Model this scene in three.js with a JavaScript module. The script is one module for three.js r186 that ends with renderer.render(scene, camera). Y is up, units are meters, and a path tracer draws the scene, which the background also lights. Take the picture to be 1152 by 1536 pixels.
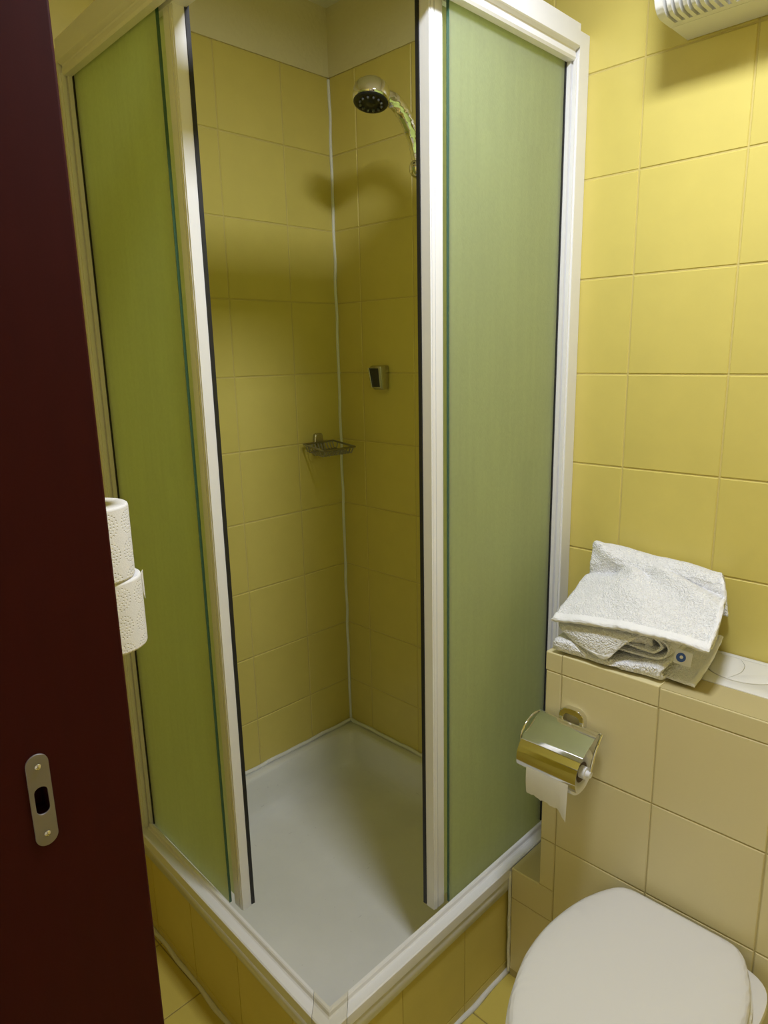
import * as THREE from 'three';
import { mergeGeometries, toCreasedNormals, mergeVertices } from 'three/addons/utils/BufferGeometryUtils.js';
import { RoundedBoxGeometry } from 'three/addons/geometries/RoundedBoxGeometry.js';
import { RectAreaLightUniformsLib } from 'three/addons/lights/RectAreaLightUniformsLib.js';
import { Brush, Evaluator, SUBTRACTION } from 'three-bvh-csg';

// ---------- camera, light, exposure ----------
const scene = new THREE.Scene();
scene.background = new THREE.Color(0x000000);
const camera = new THREE.PerspectiveCamera(72.84, 1152 / 1536, 0.02, 20);
camera.position.set(-1.42996, 1.48436, 1.60021);
camera.up.set(0.17341907, 0.97460828, -0.14164934);
camera.lookAt(-1.42996 + 0.69164526, 1.48436 - 0.22291435, 1.60021 - 0.686976);
const renderer = new THREE.WebGLRenderer({ antialias: true });
renderer.toneMapping = THREE.LinearToneMapping;
renderer.toneMappingExposure = 1.12;
renderer.shadowMap.enabled = true;
const LAMP = { x: -0.625, y: 2.345, z: 1.22, size: 0.18, L: 122 };      // bathroom ceiling lamp
const HALL_FILL = { x: -2.0, y: 2.25, z: 0.45, I: 3 };                       // fill light added in the hall, out of sight beside the doorway
RectAreaLightUniformsLib.init();
const lampLight = new THREE.RectAreaLight(new THREE.Color(0.93, 0.98, 1.13), LAMP.L, LAMP.size, LAMP.size);
lampLight.position.set(LAMP.x, LAMP.y - 0.006, LAMP.z);
lampLight.rotation.x = -Math.PI / 2;
const hallFill = new THREE.PointLight(new THREE.Color(0.97, 0.99, 1.05), HALL_FILL.I, 0, 2);
hallFill.position.set(HALL_FILL.x, HALL_FILL.y, HALL_FILL.z);
hallFill.castShadow = true; hallFill.shadow.radius = 3;
scene.add(lampLight, hallFill);

// ---------- helpers ----------
let seed = 7;
const rnd = () => { seed = (seed * 1664525 + 1013904223) >>> 0; return seed / 4294967296; };
const V = (x, y, z) => new THREE.Vector3(x, y, z);
const lin = (r, g, b) => new THREE.Color().setRGB(r, g, b);
const hash = (x, y, s) => { let h = (x * 374761393 + y * 668265263 + s * 974634777) | 0; h = Math.imul(h ^ (h >>> 13), 1274126177); h ^= h >>> 16; return (h >>> 0) / 4294967296; };
function vnoise(x, y, per, s) {            // tiling value noise
  const xi = Math.floor(x), yi = Math.floor(y), fx = x - xi, fy = y - yi, m = v => ((v % per) + per) % per;
  const u = fx * fx * (3 - 2 * fx), v = fy * fy * (3 - 2 * fy);
  const a = hash(m(xi), m(yi), s), b = hash(m(xi + 1), m(yi), s), c = hash(m(xi), m(yi + 1), s), d = hash(m(xi + 1), m(yi + 1), s);
  return a + (b - a) * u + (c - a) * v + (a - b - c + d) * u * v;
}
function fbm(x, y, per, s, oct = 4) { let t = 0, a = 0.5, n = 0; for (let i = 0; i < oct; i++) { t += a * vnoise(x, y, per, s + i); n += a; x *= 2; y *= 2; per *= 2; a *= 0.5; } return t / n; }
function tex(n, fn, srgb = false, repeat = 1) {
  const d = new Uint8Array(n * n * 4);
  for (let j = 0; j < n; j++) for (let i = 0; i < n; i++) {
    const c = fn(i / n, j / n), k = (j * n + i) * 4, a = Array.isArray(c) ? c : [c, c, c];
    for (let q = 0; q < 3; q++) d[k + q] = Math.max(0, Math.min(255, Math.round(a[q] * 255)));
    d[k + 3] = 255;
  }
  const t = new THREE.DataTexture(d, n, n); t.wrapS = t.wrapT = THREE.RepeatWrapping; t.magFilter = THREE.LinearFilter; t.minFilter = THREE.LinearMipmapLinearFilter; t.generateMipmaps = true;
  if (srgb) t.colorSpace = THREE.SRGBColorSpace;
  t.repeat.set(repeat, repeat); t.needsUpdate = true; return t;
}
const std = (o) => new THREE.MeshPhysicalMaterial(o);

const used = new Map();
function numbered(n) { const k = used.get(n) || 0; used.set(n, k + 1); return k ? n + '_' + String(k).padStart(3, '0') : n; }
function uvMetres(g) {                      // box-projected uv in metres
  const p = g.attributes.position, nn = g.attributes.normal, uv = new Float32Array(p.count * 2);
  for (let i = 0; i < p.count; i++) {
    const ax = Math.abs(nn.getX(i)), ay = Math.abs(nn.getY(i)), az = Math.abs(nn.getZ(i));
    let a, b;
    if (ax >= ay && ax >= az) { a = p.getZ(i); b = p.getY(i); } else if (ay >= az) { a = p.getX(i); b = p.getZ(i); } else { a = p.getX(i); b = p.getY(i); }
    uv[i * 2] = a; uv[i * 2 + 1] = b;
  }
  g.setAttribute('uv', new THREE.BufferAttribute(uv, 2)); return g;
}
function soup(tris, crease = 0.6, fix = true) {   // triangles (arrays of three Vector3) to a creased, outward-facing geometry
  if (fix) { let vol = 0; for (const [a, b, c] of tris) vol += a.dot(b.clone().cross(c)); if (vol < 0) tris = tris.map(([a, b, c]) => [a, c, b]); }
  const pos = new Float32Array(tris.length * 9); let k = 0;
  for (const t of tris) for (const v of t) { pos[k++] = v.x; pos[k++] = v.y; pos[k++] = v.z; }
  let g = new THREE.BufferGeometry(); g.setAttribute('position', new THREE.BufferAttribute(pos, 3));
  g = mergeVertices(g, 1e-6); g = toCreasedNormals(g, crease); return uvMetres(g);
}
function clean(g) { g = g.index ? g.toNonIndexed() : g; for (const k of Object.keys(g.attributes)) if (!['position', 'normal', 'uv'].includes(k)) g.deleteAttribute(k); if (!g.attributes.uv) uvMetres(g); return g; }
function mesh(name, geo, mat, parent = scene) {
  if (Array.isArray(geo)) geo = geo.length > 1 ? mergeGeometries(geo.map(clean)) : geo[0];
  const m = new THREE.Mesh(geo, mat); m.name = parent === scene ? numbered(name) : name; m.castShadow = m.receiveShadow = true; parent.add(m); return m;
}
function tag(o, label, category, group) { o.userData.label = label; o.userData.category = category; if (group) o.userData.group = group; return o; }
function thing(name, label, category, pos = [0, 0, 0], group) { const g = new THREE.Group(); g.name = numbered(name); g.position.set(...pos); scene.add(g); return tag(g, label, category, group); }
function struct(o, label, category) { o.userData.kind = 'structure'; if (label) { o.userData.label = label; o.userData.category = category; } return o; }
const box = (x0, x1, y0, y1, z0, z1) => uvMetres(new THREE.BoxGeometry(Math.abs(x1 - x0), Math.abs(y1 - y0), Math.abs(z1 - z0)).translate((x0 + x1) / 2, (y0 + y1) / 2, (z0 + z1) / 2));
const rbox = (x0, x1, y0, y1, z0, z1, r = 0.003, s = 3) => new RoundedBoxGeometry(Math.abs(x1 - x0), Math.abs(y1 - y0), Math.abs(z1 - z0), s, r).translate((x0 + x1) / 2, (y0 + y1) / 2, (z0 + z1) / 2);
function tube(pts, r, seg = 40, rs = 8, closed = false) { return new THREE.TubeGeometry(new THREE.CatmullRomCurve3(pts.map(p => V(...p)), closed, 'centripetal'), seg, r, rs, closed); }
function wire(pts, r) {                     // straight-segment wire with ball joints
  const gs = [];
  for (let i = 0; i < pts.length - 1; i++) {
    const a = V(...pts[i]), b = V(...pts[i + 1]), d = b.clone().sub(a), L = d.length();
    const g = new THREE.CylinderGeometry(r, r, L, 8, 1); g.applyQuaternion(new THREE.Quaternion().setFromUnitVectors(V(0, 1, 0), d.normalize())); g.translate((a.x + b.x) / 2, (a.y + b.y) / 2, (a.z + b.z) / 2); gs.push(g);
    gs.push(new THREE.SphereGeometry(r, 8, 6).translate(b.x, b.y, b.z));
  }
  return mergeGeometries(gs.map(clean));
}
// prism of a section polygon [(w,v)...] between u0 and u1 (numbers or functions of w), through a frame {o,u,w} on the floor plan
function at(f, u, v, w) { return V(f.o[0] + f.u[0] * u + f.w[0] * w, v, f.o[1] + f.u[1] * u + f.w[1] * w); }
function prism(f, sec, u0, u1, crease = 0.5) {
  const F = q => typeof q === 'function' ? q : () => q; const a = F(u0), b = F(u1);
  const A = sec.map(([w, v]) => at(f, a(w), v, w)), B = sec.map(([w, v]) => at(f, b(w), v, w)), n = sec.length, t = [];
  for (let i = 0; i < n; i++) { const j = (i + 1) % n; t.push([A[i], A[j], B[j]], [A[i], B[j], B[i]]); }
  const area = THREE.ShapeUtils.area(sec.map(([w, v]) => new THREE.Vector2(w, v))), cw = area < 0;
  const idx = THREE.ShapeUtils.triangulateShape(sec.map(([w, v]) => new THREE.Vector2(w, v)), []);
  for (const [i, j, k] of idx) { if (cw) { t.push([A[i], A[j], A[k]], [B[i], B[k], B[j]]); } else { t.push([A[i], A[k], A[j]], [B[i], B[j], B[k]]); } }
  // sides follow the polygon's own sense; turn them when the caps disagree
  if (cw) for (let i = 0; i < n * 2; i++) { const q = t[i]; t[i] = [q[0], q[2], q[1]]; }
  return soup(t, crease);
}
// rings (arrays of Vector3 of equal length) lofted, optionally capped
function loft(rings, cap0 = true, cap1 = true, crease = 0.7) {
  const t = [], n = rings[0].length, mid = r => r.reduce((s, p) => s.add(p), V(0, 0, 0)).multiplyScalar(1 / n);
  for (let k = 0; k < rings.length - 1; k++) for (let i = 0; i < n; i++) { const j = (i + 1) % n, a = rings[k][i], b = rings[k][j], c = rings[k + 1][j], d = rings[k + 1][i]; t.push([a, b, c], [a, c, d]); }
  if (cap0) { const r = rings[0], m = mid(r); for (let i = 0; i < n; i++) t.push([m, r[(i + 1) % n], r[i]]); }
  if (cap1) { const r = rings[rings.length - 1], m = mid(r); for (let i = 0; i < n; i++) t.push([m, r[i], r[(i + 1) % n]]); }
  return soup(t, crease);
}
// a thick cloth-like sheet from P(u,v), u,v in 0..1
function sheet(P, nu, nv, th, crease = 1.2) {
  const top = [], bot = [], g = [];
  for (let j = 0; j <= nv; j++) for (let i = 0; i <= nu; i++) g.push(P(i / nu, j / nv));
  const G = (i, j) => g[Math.max(0, Math.min(nv, j)) * (nu + 1) + Math.max(0, Math.min(nu, i))];
  for (let j = 0; j <= nv; j++) for (let i = 0; i <= nu; i++) {
    const n = G(i + 1, j).clone().sub(G(i - 1, j)).cross(G(i, j + 1).clone().sub(G(i, j - 1))).normalize();
    const e = (i === 0 || j === 0 || i === nu || j === nv) ? 0.55 : 1;
    top.push(G(i, j).clone().addScaledVector(n, th / 2 * e)); bot.push(G(i, j).clone().addScaledVector(n, -th / 2 * e));
  }
  const id = (i, j) => j * (nu + 1) + i, t = [];
  for (let j = 0; j < nv; j++) for (let i = 0; i < nu; i++) {
    const a = id(i, j), b = id(i + 1, j), c = id(i + 1, j + 1), d = id(i, j + 1);
    t.push([top[a], top[b], top[c]], [top[a], top[c], top[d]], [bot[a], bot[c], bot[b]], [bot[a], bot[d], bot[c]]);
  }
  const edge = (a, b) => t.push([top[a], bot[b], top[b]], [top[a], bot[a], bot[b]]);
  for (let i = 0; i < nu; i++) { edge(id(i, 0), id(i + 1, 0)); edge(id(i + 1, nv), id(i, nv)); }
  for (let j = 0; j < nv; j++) { edge(id(0, j + 1), id(0, j)); edge(id(nu, j), id(nu, j + 1)); }
  let g2 = soup(t, crease, false);
  const uv = new Float32Array(g2.attributes.position.count * 2), p = g2.attributes.position;
  for (let i = 0; i < p.count; i++) { uv[i * 2] = p.getZ(i); uv[i * 2 + 1] = p.getY(i) * 0.8 + p.getX(i) * 0.8; }
  g2.setAttribute('uv', new THREE.BufferAttribute(uv, 2)); return g2;
}
const cr = (p0, p1, p2, p3, t) => 0.5 * (2 * p1 + (p2 - p0) * t + (2 * p0 - 5 * p1 + 4 * p2 - p3) * t * t + (3 * p1 - p0 - 3 * p2 + p3) * t * t * t);
function crPoint(arr, t) { const n = arr.length - 1, f = Math.max(0, Math.min(n - 1e-6, t * n)), i = Math.floor(f), k = f - i, q = j => arr[Math.max(0, Math.min(n, j))]; return q(0).map((_, c) => cr(q(i - 1)[c], q(i)[c], q(i + 1)[c], q(i + 2)[c], k)); }
function patch(rows, u, v) { return crPoint(rows.map(r => crPoint(r, u)), v); }

// ---------- textures and materials ----------
const tMottle = tex(256, (x, y) => 0.93 + 0.07 * fbm(x * 6, y * 6, 6, 3), false, 3);
const tGlaze = tex(256, (x, y) => 0.5 + 0.5 * (fbm(x * 5, y * 5, 5, 11, 3) - 0.5), false, 4);
const tPlaster = tex(256, (x, y) => fbm(x * 24, y * 24, 24, 21, 4), false, 4);
const tTerry = tex(512, (x, y) => { const a = vnoise(x * 150, y * 150, 150, 31), b = fbm(x * 40, y * 40, 40, 35, 2); return 0.65 * a + 0.35 * b; }, false, 4);
const tTissue = tex(512, (x, y) => {       // rings and rosettes of pressed dots
  const cell = (cx, cy) => { const dx = ((x * 2 - cx + 1.5) % 1 + 1) % 1 - 0.5, dy = ((y * 2 - cy + 1.5) % 1 + 1) % 1 - 0.5, r = Math.hypot(dx, dy), a = Math.atan2(dy, dx); let d = 0; for (const [R, n] of [[0.14, 8], [0.26, 14], [0.4, 22]]) { const q = (a / (2 * Math.PI) * n % 1 + 1) % 1 - 0.5; const s = Math.hypot(r - R, q * 2 * Math.PI * R / n); d = Math.max(d, 1 - s / 0.032); } return d; };
  return 0.75 - 0.7 * Math.max(0, Math.max(cell(0, 0), 0)) + 0.1 * fbm(x * 60, y * 60, 60, 44, 2);
}, false, 13);
const tFrost = tex(512, (x, y) => 0.55 * vnoise(x * 128, y * 128, 128, 51) + 0.45 * vnoise(x * 256, y * 256, 256, 52), false, 3);
const tStreak = tex(512, (x, y) => { const a = fbm(x * 60, y * 3, 60, 141, 3), b = vnoise(x * 128, y * 128, 128, 143); const v = 0.90 + 0.07 * a + 0.04 * b; return [v, v, v]; }, false, 1.6);
const tDoor = tex(256, (x, y) => 0.86 + 0.14 * fbm(x * 40, y * 4, 4, 61, 3), false, 3);
const tStain = tex(512, (x, y) => { const a = fbm(x * 8, y * 8, 8, 71), s = vnoise(x * 90, y * 90, 90, 73); const k = s > 0.985 ? 0.9 : 1; const v = (0.95 + 0.05 * a) * k; return [v, v, v * 0.985]; }, true, 1.3);

const tileTones = [[0.705, 0.59, 0.155], [0.713, 0.597, 0.158], [0.697, 0.583, 0.152]];
const M = {
  tile: tileTones.map((c, i) => std({ color: lin(...c), roughness: 0.34, map: tMottle, bumpMap: tGlaze, bumpScale: 0.0006, specularIntensity: 0.8 })),
  grout: std({ color: lin(0.62, 0.51, 0.17), roughness: 0.85 }),
  cream: [[0.735, 0.65, 0.365], [0.745, 0.66, 0.372], [0.725, 0.64, 0.358]].map(c => std({ color: lin(...c), roughness: 0.32, bumpMap: tGlaze, bumpScale: 0.0006 })),
  creamGrout: std({ color: lin(0.50, 0.42, 0.2), roughness: 0.9 }),
  floorTile: [[0.68, 0.555, 0.115], [0.69, 0.565, 0.12]].map(c => std({ color: lin(...c), roughness: 0.4, map: tMottle })),
  floorGrout: std({ color: lin(0.36, 0.28, 0.08), roughness: 0.95 }),
  paint: std({ color: lin(0.73, 0.66, 0.38), roughness: 0.92, bumpMap: tPlaster, bumpScale: 0.0012 }),
  ceiling: std({ color: lin(0.80, 0.77, 0.64), roughness: 0.95, bumpMap: tPlaster, bumpScale: 0.001 }),
  wallPlain: std({ color: lin(0.69, 0.57, 0.128), roughness: 0.4 }),
  hall: std({ color: lin(0.80, 0.79, 0.76), roughness: 0.9 }),
  frame: std({ color: lin(0.86, 0.855, 0.845), roughness: 0.34 }),
  frameCorner: std({ color: lin(0.74, 0.715, 0.63), roughness: 0.45 }),
  seal: std({ color: lin(0.012, 0.012, 0.013), roughness: 0.5 }),
  glass: std({ color: lin(0.90, 0.95, 0.71), roughness: 0.9, transmission: 0.92, thickness: 0, ior: 1.45, map: tStreak, bumpMap: tFrost, bumpScale: 0.0002 }),
  glassEdge: std({ color: lin(0.05, 0.13, 0.08), roughness: 0.15 }),
  drop: std({ color: lin(1, 1, 1), roughness: 0.02, transmission: 1, thickness: 0.002, ior: 1.33 }),
  tray: std({ color: lin(0.82, 0.815, 0.79), roughness: 0.24, map: tStain }),
  silicone: std({ color: lin(0.80, 0.79, 0.74), roughness: 0.5 }),
  chrome: std({ color: lin(0.80, 0.79, 0.77), roughness: 0.07, metalness: 1 }),
  chromeSatin: std({ color: lin(0.72, 0.70, 0.66), roughness: 0.22, metalness: 1 }),
  wireMetal: std({ color: lin(0.34, 0.33, 0.31), roughness: 0.3, metalness: 1 }),
  hookMetal: std({ color: lin(0.55, 0.54, 0.52), roughness: 0.26, metalness: 1 }),
  blackPlastic: std({ color: lin(0.02, 0.02, 0.022), roughness: 0.35 }),
  greyPlastic: std({ color: lin(0.10, 0.10, 0.10), roughness: 0.4 }),
  steel: std({ color: lin(0.30, 0.28, 0.28), roughness: 0.5, metalness: 0.85 }),
  door: std({ color: lin(0.047, 0.0045, 0.003), roughness: 0.65, map: tDoor, specularIntensity: 0.25 }),
  plastic: std({ color: lin(0.80, 0.79, 0.74), roughness: 0.38 }),
  dark: std({ color: lin(0.03, 0.028, 0.025), roughness: 0.8 }),  // stands in for the shade below the flush buttons
  ceramic: std({ color: lin(0.80, 0.79, 0.77), roughness: 0.12, clearcoat: 0.5, clearcoatRoughness: 0.05 }),
  lid: std({ color: lin(0.76, 0.745, 0.72), roughness: 0.3 }),
  paper: std({ color: lin(0.86, 0.85, 0.84), roughness: 0.95, bumpMap: tTissue, bumpScale: 0.0014 }),
  paperPlain: std({ color: lin(0.86, 0.85, 0.84), roughness: 0.95 }),
  card: std({ color: lin(0.36, 0.28, 0.2), roughness: 0.95 }),
  towel: std({ color: lin(0.86, 0.86, 0.87), roughness: 1, bumpMap: tTerry, bumpScale: 0.0035, sheen: 0.4, sheenRoughness: 0.7, sheenColor: lin(1, 1, 1) }),
  hem: std({ color: lin(0.87, 0.87, 0.88), roughness: 0.95, bumpMap: tTerry, bumpScale: 0.0006 }),
  blue: std({ color: lin(0.02, 0.09, 0.45), roughness: 0.4 }),
  white: std({ color: lin(0.82, 0.82, 0.82), roughness: 0.6 }),
  lampGlow: std({ color: lin(0.8, 0.8, 0.78), roughness: 0.5, emissive: lin(0.95, 0.98, 1.0), emissiveIntensity: 3 }),
};

// ---------- room shell ----------
const ROOM = { x0: -1.175, z1: 2.3, h: 2.40, tileTop: 2.23, jamb: 1.0, jamb2: 1.86 };
const yRows = []; for (let i = 0; i <= 11; i++) yRows.push(2.23 - 0.2 * i); yRows.push(0);    // 2.23 ... 0.03, 0
const tileCache = new Map();
function tileGeo(w, h, d = 0.006, b = 0.0014) {  // front face at z = 0, centred in x,y
  const k = [w.toFixed(4), h.toFixed(4)].join(); if (tileCache.has(k)) return tileCache.get(k);
  const x = w / 2, y = h / 2, r = (q, z) => [V(-x + q, -y + q, z), V(x - q, -y + q, z), V(x - q, y - q, z), V(-x + q, y - q, z)];
  const a = r(0, -d), m = r(0, -b), f = r(b, 0), t = [];
  for (let i = 0; i < 4; i++) { const j = (i + 1) % 4; t.push([a[i], a[j], m[j]], [a[i], m[j], m[i]], [m[i], m[j], f[j]], [m[i], f[j], f[i]]); }
  t.push([f[0], f[1], f[2]], [f[0], f[2], f[3]]);
  const g = soup(t, 0.3, false); tileCache.set(k, g); return g;
}
const GAP = 0.0032;
// place a tile covering a rectangle on a plane; axis: 'z+' (faces +z), 'x-' (faces -x), 'y+' (faces up)
function tile(parent, axis, a0, a1, b0, b1, plane, mats, gap = GAP) {
  const w = Math.abs(a1 - a0) - gap, h = Math.abs(b1 - b0) - gap; if (w < 0.004 || h < 0.004) return;
  const m = mesh('tile', tileGeo(w, h), mats[Math.floor(rnd() * mats.length)], parent), ca = (a0 + a1) / 2, cb = (b0 + b1) / 2, j = (rnd() - 0.5) * 0.0006;
  if (axis === 'z+') m.position.set(ca, cb, plane + j);
  if (axis === 'x-') { m.position.set(plane + j, cb, ca); m.rotation.y = -Math.PI / 2; }
  if (axis === 'y+') { m.position.set(ca, plane + j, cb); m.rotation.x = -Math.PI / 2; }
  m.rotation[axis === 'y+' ? 'y' : 'z'] += (rnd() - 0.5) * 0.001;
  return m;
}
const GD = 0.0016;                           // grout lies this far behind the tile face
const wallBack = struct(mesh('wall_back', box(ROOM.x0 - 0.2, 0.15, 0, ROOM.tileTop + 0.001, -0.15, -GD), M.grout), 'yellow tiled wall across the back of the shower', 'wall');
mesh('painted_band', box(ROOM.x0 - 0.2, 0.15, ROOM.tileTop, ROOM.h, -0.15, 0.0012), M.paint, wallBack);
const xCols = [0, -0.168]; while (xCols[xCols.length - 1] - 0.2027 > ROOM.x0) xCols.push(xCols[xCols.length - 1] - 0.2027); xCols.push(ROOM.x0);
for (let c = 0; c < xCols.length - 1; c++) for (let r = 0; r < yRows.length - 1; r++) tile(wallBack, 'z+', xCols[c + 1], xCols[c], yRows[r + 1], yRows[r], 0, M.tile);

const wallRight = struct(mesh('wall_right', box(GD, 0.15, 0, ROOM.tileTop + 0.001, 0, ROOM.z1 + 0.15), M.grout), 'yellow tiled wall from the shower corner past the cistern ledge', 'wall');
mesh('painted_band', box(-0.0012, 0.15, ROOM.tileTop, ROOM.h, 0, ROOM.z1 + 0.15), M.paint, wallRight);
const zCols = [0, 0.1055]; while (zCols[zCols.length - 1] + 0.2027 < ROOM.z1) zCols.push(zCols[zCols.length - 1] + 0.2027); zCols.push(ROOM.z1);
for (let c = 0; c < zCols.length - 1; c++) for (let r = 0; r < yRows.length - 1; r++) tile(wallRight, 'x-', zCols[c], zCols[c + 1], yRows[r + 1], yRows[r], 0, M.tile);
// wobbly silicone bead in the corner
{
  const pts = []; for (let i = 0; i <= 40; i++) { const y = 0.285 + (2.225 - 0.285) * i / 40; pts.push([-0.0022 + 0.0012 * Math.sin(i * 1.7), y, 0.0022 + 0.0011 * Math.cos(i * 2.3)]); }
  mesh('sealant_bead', tube(pts, 0.0046, 120, 8), M.silicone, wallBack);
}
struct(mesh('wall_front', box(ROOM.x0 - 0.25, 0.15, 0, ROOM.h, ROOM.z1, ROOM.z1 + 0.15), M.wallPlain), 'plain yellow wall opposite the shower', 'wall');
struct(mesh('wall_left', [box(ROOM.x0 - 0.22, ROOM.x0, 0, ROOM.h, -0.15, ROOM.jamb - 0.03), box(ROOM.x0 - 0.22, ROOM.x0, 0, ROOM.h, ROOM.jamb2 + 0.03, ROOM.z1), box(ROOM.x0 - 0.22, ROOM.x0, 2.09, ROOM.h, ROOM.jamb - 0.03, ROOM.jamb2 + 0.03)], M.wallPlain), 'yellow wall with the doorway beside the toilet rolls', 'wall');
struct(mesh('ceiling', box(-2.7, 0.15, ROOM.h, ROOM.h + 0.12, -0.15, 3.1), M.ceiling), 'pale painted ceiling over the shower', 'ceiling');
const floor = struct(mesh('floor', box(-2.7, 0.15, -0.12, -GD, -0.15, 3.1), M.floorGrout), 'yellow tiled bathroom floor', 'floor');
{
  const fx = [0]; let q = -0.38 + 0.2027; fx.push(q); while (q - 0.2027 > ROOM.x0) { q -= 0.2027; fx.push(q); } fx.push(ROOM.x0);
  const fz = [0, 0.1043]; q = 0.1043; while (q + 0.2027 < ROOM.z1) { q += 0.2027; fz.push(q); } fz.push(ROOM.z1);
  for (let i = 0; i < fx.length - 1; i++) for (let j = 0; j < fz.length - 1; j++) tile(floor, 'y+', fx[i + 1], fx[i], fz[j], fz[j + 1], 0, M.floorTile);
}
// hall outside the doorway, behind the camera
struct(mesh('wall_hall', [box(-2.7, -2.6, 0, ROOM.h, -0.15, 3.1), box(-2.6, ROOM.x0 - 0.22, 0, ROOM.h, 2.95, 3.1), box(-2.6, ROOM.x0 - 0.22, 0, ROOM.h, -0.15, 0.0)], M.hall), 'dim plaster walls of the hall outside the doorway', 'wall');

// door frame with strike plate
{
  const d = struct(thing('door_1', 'dark maroon door frame with a metal strike plate', 'door frame'));
  const xo = ROOM.x0 - 0.235, xi = ROOM.x0;
  const ev = new Evaluator();
  const body = new Brush(rbox(xo, xi, 0, 2.05, ROOM.jamb - 0.035, ROOM.jamb, 0.003, 2)); body.updateMatrixWorld();
  const pocket = new Brush(new THREE.BoxGeometry(0.0125, 0.028, 0.04).translate(-1.2622, 1.1065, ROOM.jamb)); pocket.updateMatrixWorld();
  const cut = ev.evaluate(body, pocket, SUBTRACTION);
  mesh('jamb', uvMetres(clean(cut.geometry)), M.door, d);
  mesh('jamb', uvMetres(rbox(xo, xi, 0, 2.05, ROOM.jamb2, ROOM.jamb2 + 0.035, 0.003, 2)), M.door, d);
  mesh('frame_head', uvMetres(rbox(xo, xi, 2.05, 2.085, ROOM.jamb - 0.035, ROOM.jamb2 + 0.035, 0.003, 2)), M.door, d);
  const s = new THREE.Shape(), hw = 0.0093, hh = 0.0445;
  s.moveTo(-hw, -hh + hw); s.absarc(0, -hh + hw, hw, Math.PI, 2 * Math.PI, false); s.lineTo(hw, hh - hw); s.absarc(0, hh - hw, hw, 0, Math.PI, false); s.closePath();
  const h = new THREE.Path(); const a = 0.006, b = 0.0135, r = 0.0055;
  h.moveTo(a, -b + 0.001); h.lineTo(a, b - r); h.absarc(a - r, b - r, r, 0, Math.PI / 2, false); h.lineTo(-a + r, b); h.absarc(-a + r, b - r, r, Math.PI / 2, Math.PI, false); h.lineTo(-a, -b + r); h.absarc(-a + r, -b + r, r, Math.PI, 1.5 * Math.PI, false); h.lineTo(a - r, -b); h.absarc(a - r, -b + r, r, -Math.PI / 2, 0, false); h.closePath();
  s.holes.push(h);
  const pl = mesh('strike_plate', new THREE.ExtrudeGeometry(s, { depth: 0.0012, bevelEnabled: true, bevelSize: 0.0003, bevelThickness: 0.0003, bevelSegments: 1, curveSegments: 16 }), M.steel, d);
  pl.position.set(-1.2622, 1.1065, ROOM.jamb);
  pl.userData.label = 'grey metal strike plate with a dark latch hole';
  for (const y of [-0.033, 0.033]) {
    const sc = mesh('screw', mergeGeometries([new THREE.SphereGeometry(0.0036, 16, 8, 0, Math.PI * 2, 0, 0.9).rotateX(Math.PI / 2).translate(0, 0, -0.0012), new THREE.BoxGeometry(0.0034, 0.0007, 0.0006).translate(0, 0, 0.0022), new THREE.BoxGeometry(0.0007, 0.0034, 0.0006).translate(0, 0, 0.0022)].map(clean)), M.chromeSatin, pl);
    sc.position.set(0.0003, y, 0.0012);
  }
}

// bathroom ceiling lamp, and the globe added in the hall as fill (both outside the frame)
{
  const l = thing('ceiling_lamp', 'flat square white ceiling lamp in front of the shower', 'lamp', [LAMP.x, ROOM.h, LAMP.z]);
  mesh('housing', new RoundedBoxGeometry(0.22, 0.05, 0.22, 3, 0.008).translate(0, -0.0255, 0), M.white, l);
  mesh('diffuser', new THREE.BoxGeometry(LAMP.size, 0.004, LAMP.size).translate(0, -0.0522, 0), M.lampGlow, l);
  const h = thing('added_hall_fill', 'added fill light as a round white globe on the unseen hall ceiling', 'lamp', [HALL_FILL.x, ROOM.h, HALL_FILL.z]);
  mesh('base', new THREE.CylinderGeometry(0.05, 0.05, 0.07, 28).translate(0, -0.0355, 0), M.white, h);
  mesh('globe', new THREE.SphereGeometry(0.055, 32, 20).translate(0, HALL_FILL.y - ROOM.h, 0), M.lampGlow, h);
}

// ---------- shower ----------
const n36 = Math.hypot(1, 0.036);
const FR = { o: [0, 0.776], u: [-1, 0], w: [0, 1] };                                   // right-hand side, parallel to the back wall
const FL = { o: [-0.743, 0], u: [-0.036 / n36, 1 / n36], w: [-1 / n36, -0.036 / n36] }; // left-hand side, slightly out of square
const cornerL = w => n36 * (0.776 + w) + 0.036 * w;
const cornerR = w => 0.743 + w / n36 + 0.036 * cornerL(w) / n36;
const SIDES = [[FR, cornerR], [FL, cornerL]];
const leftX = z => -0.743 - 0.036 * z;

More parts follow.
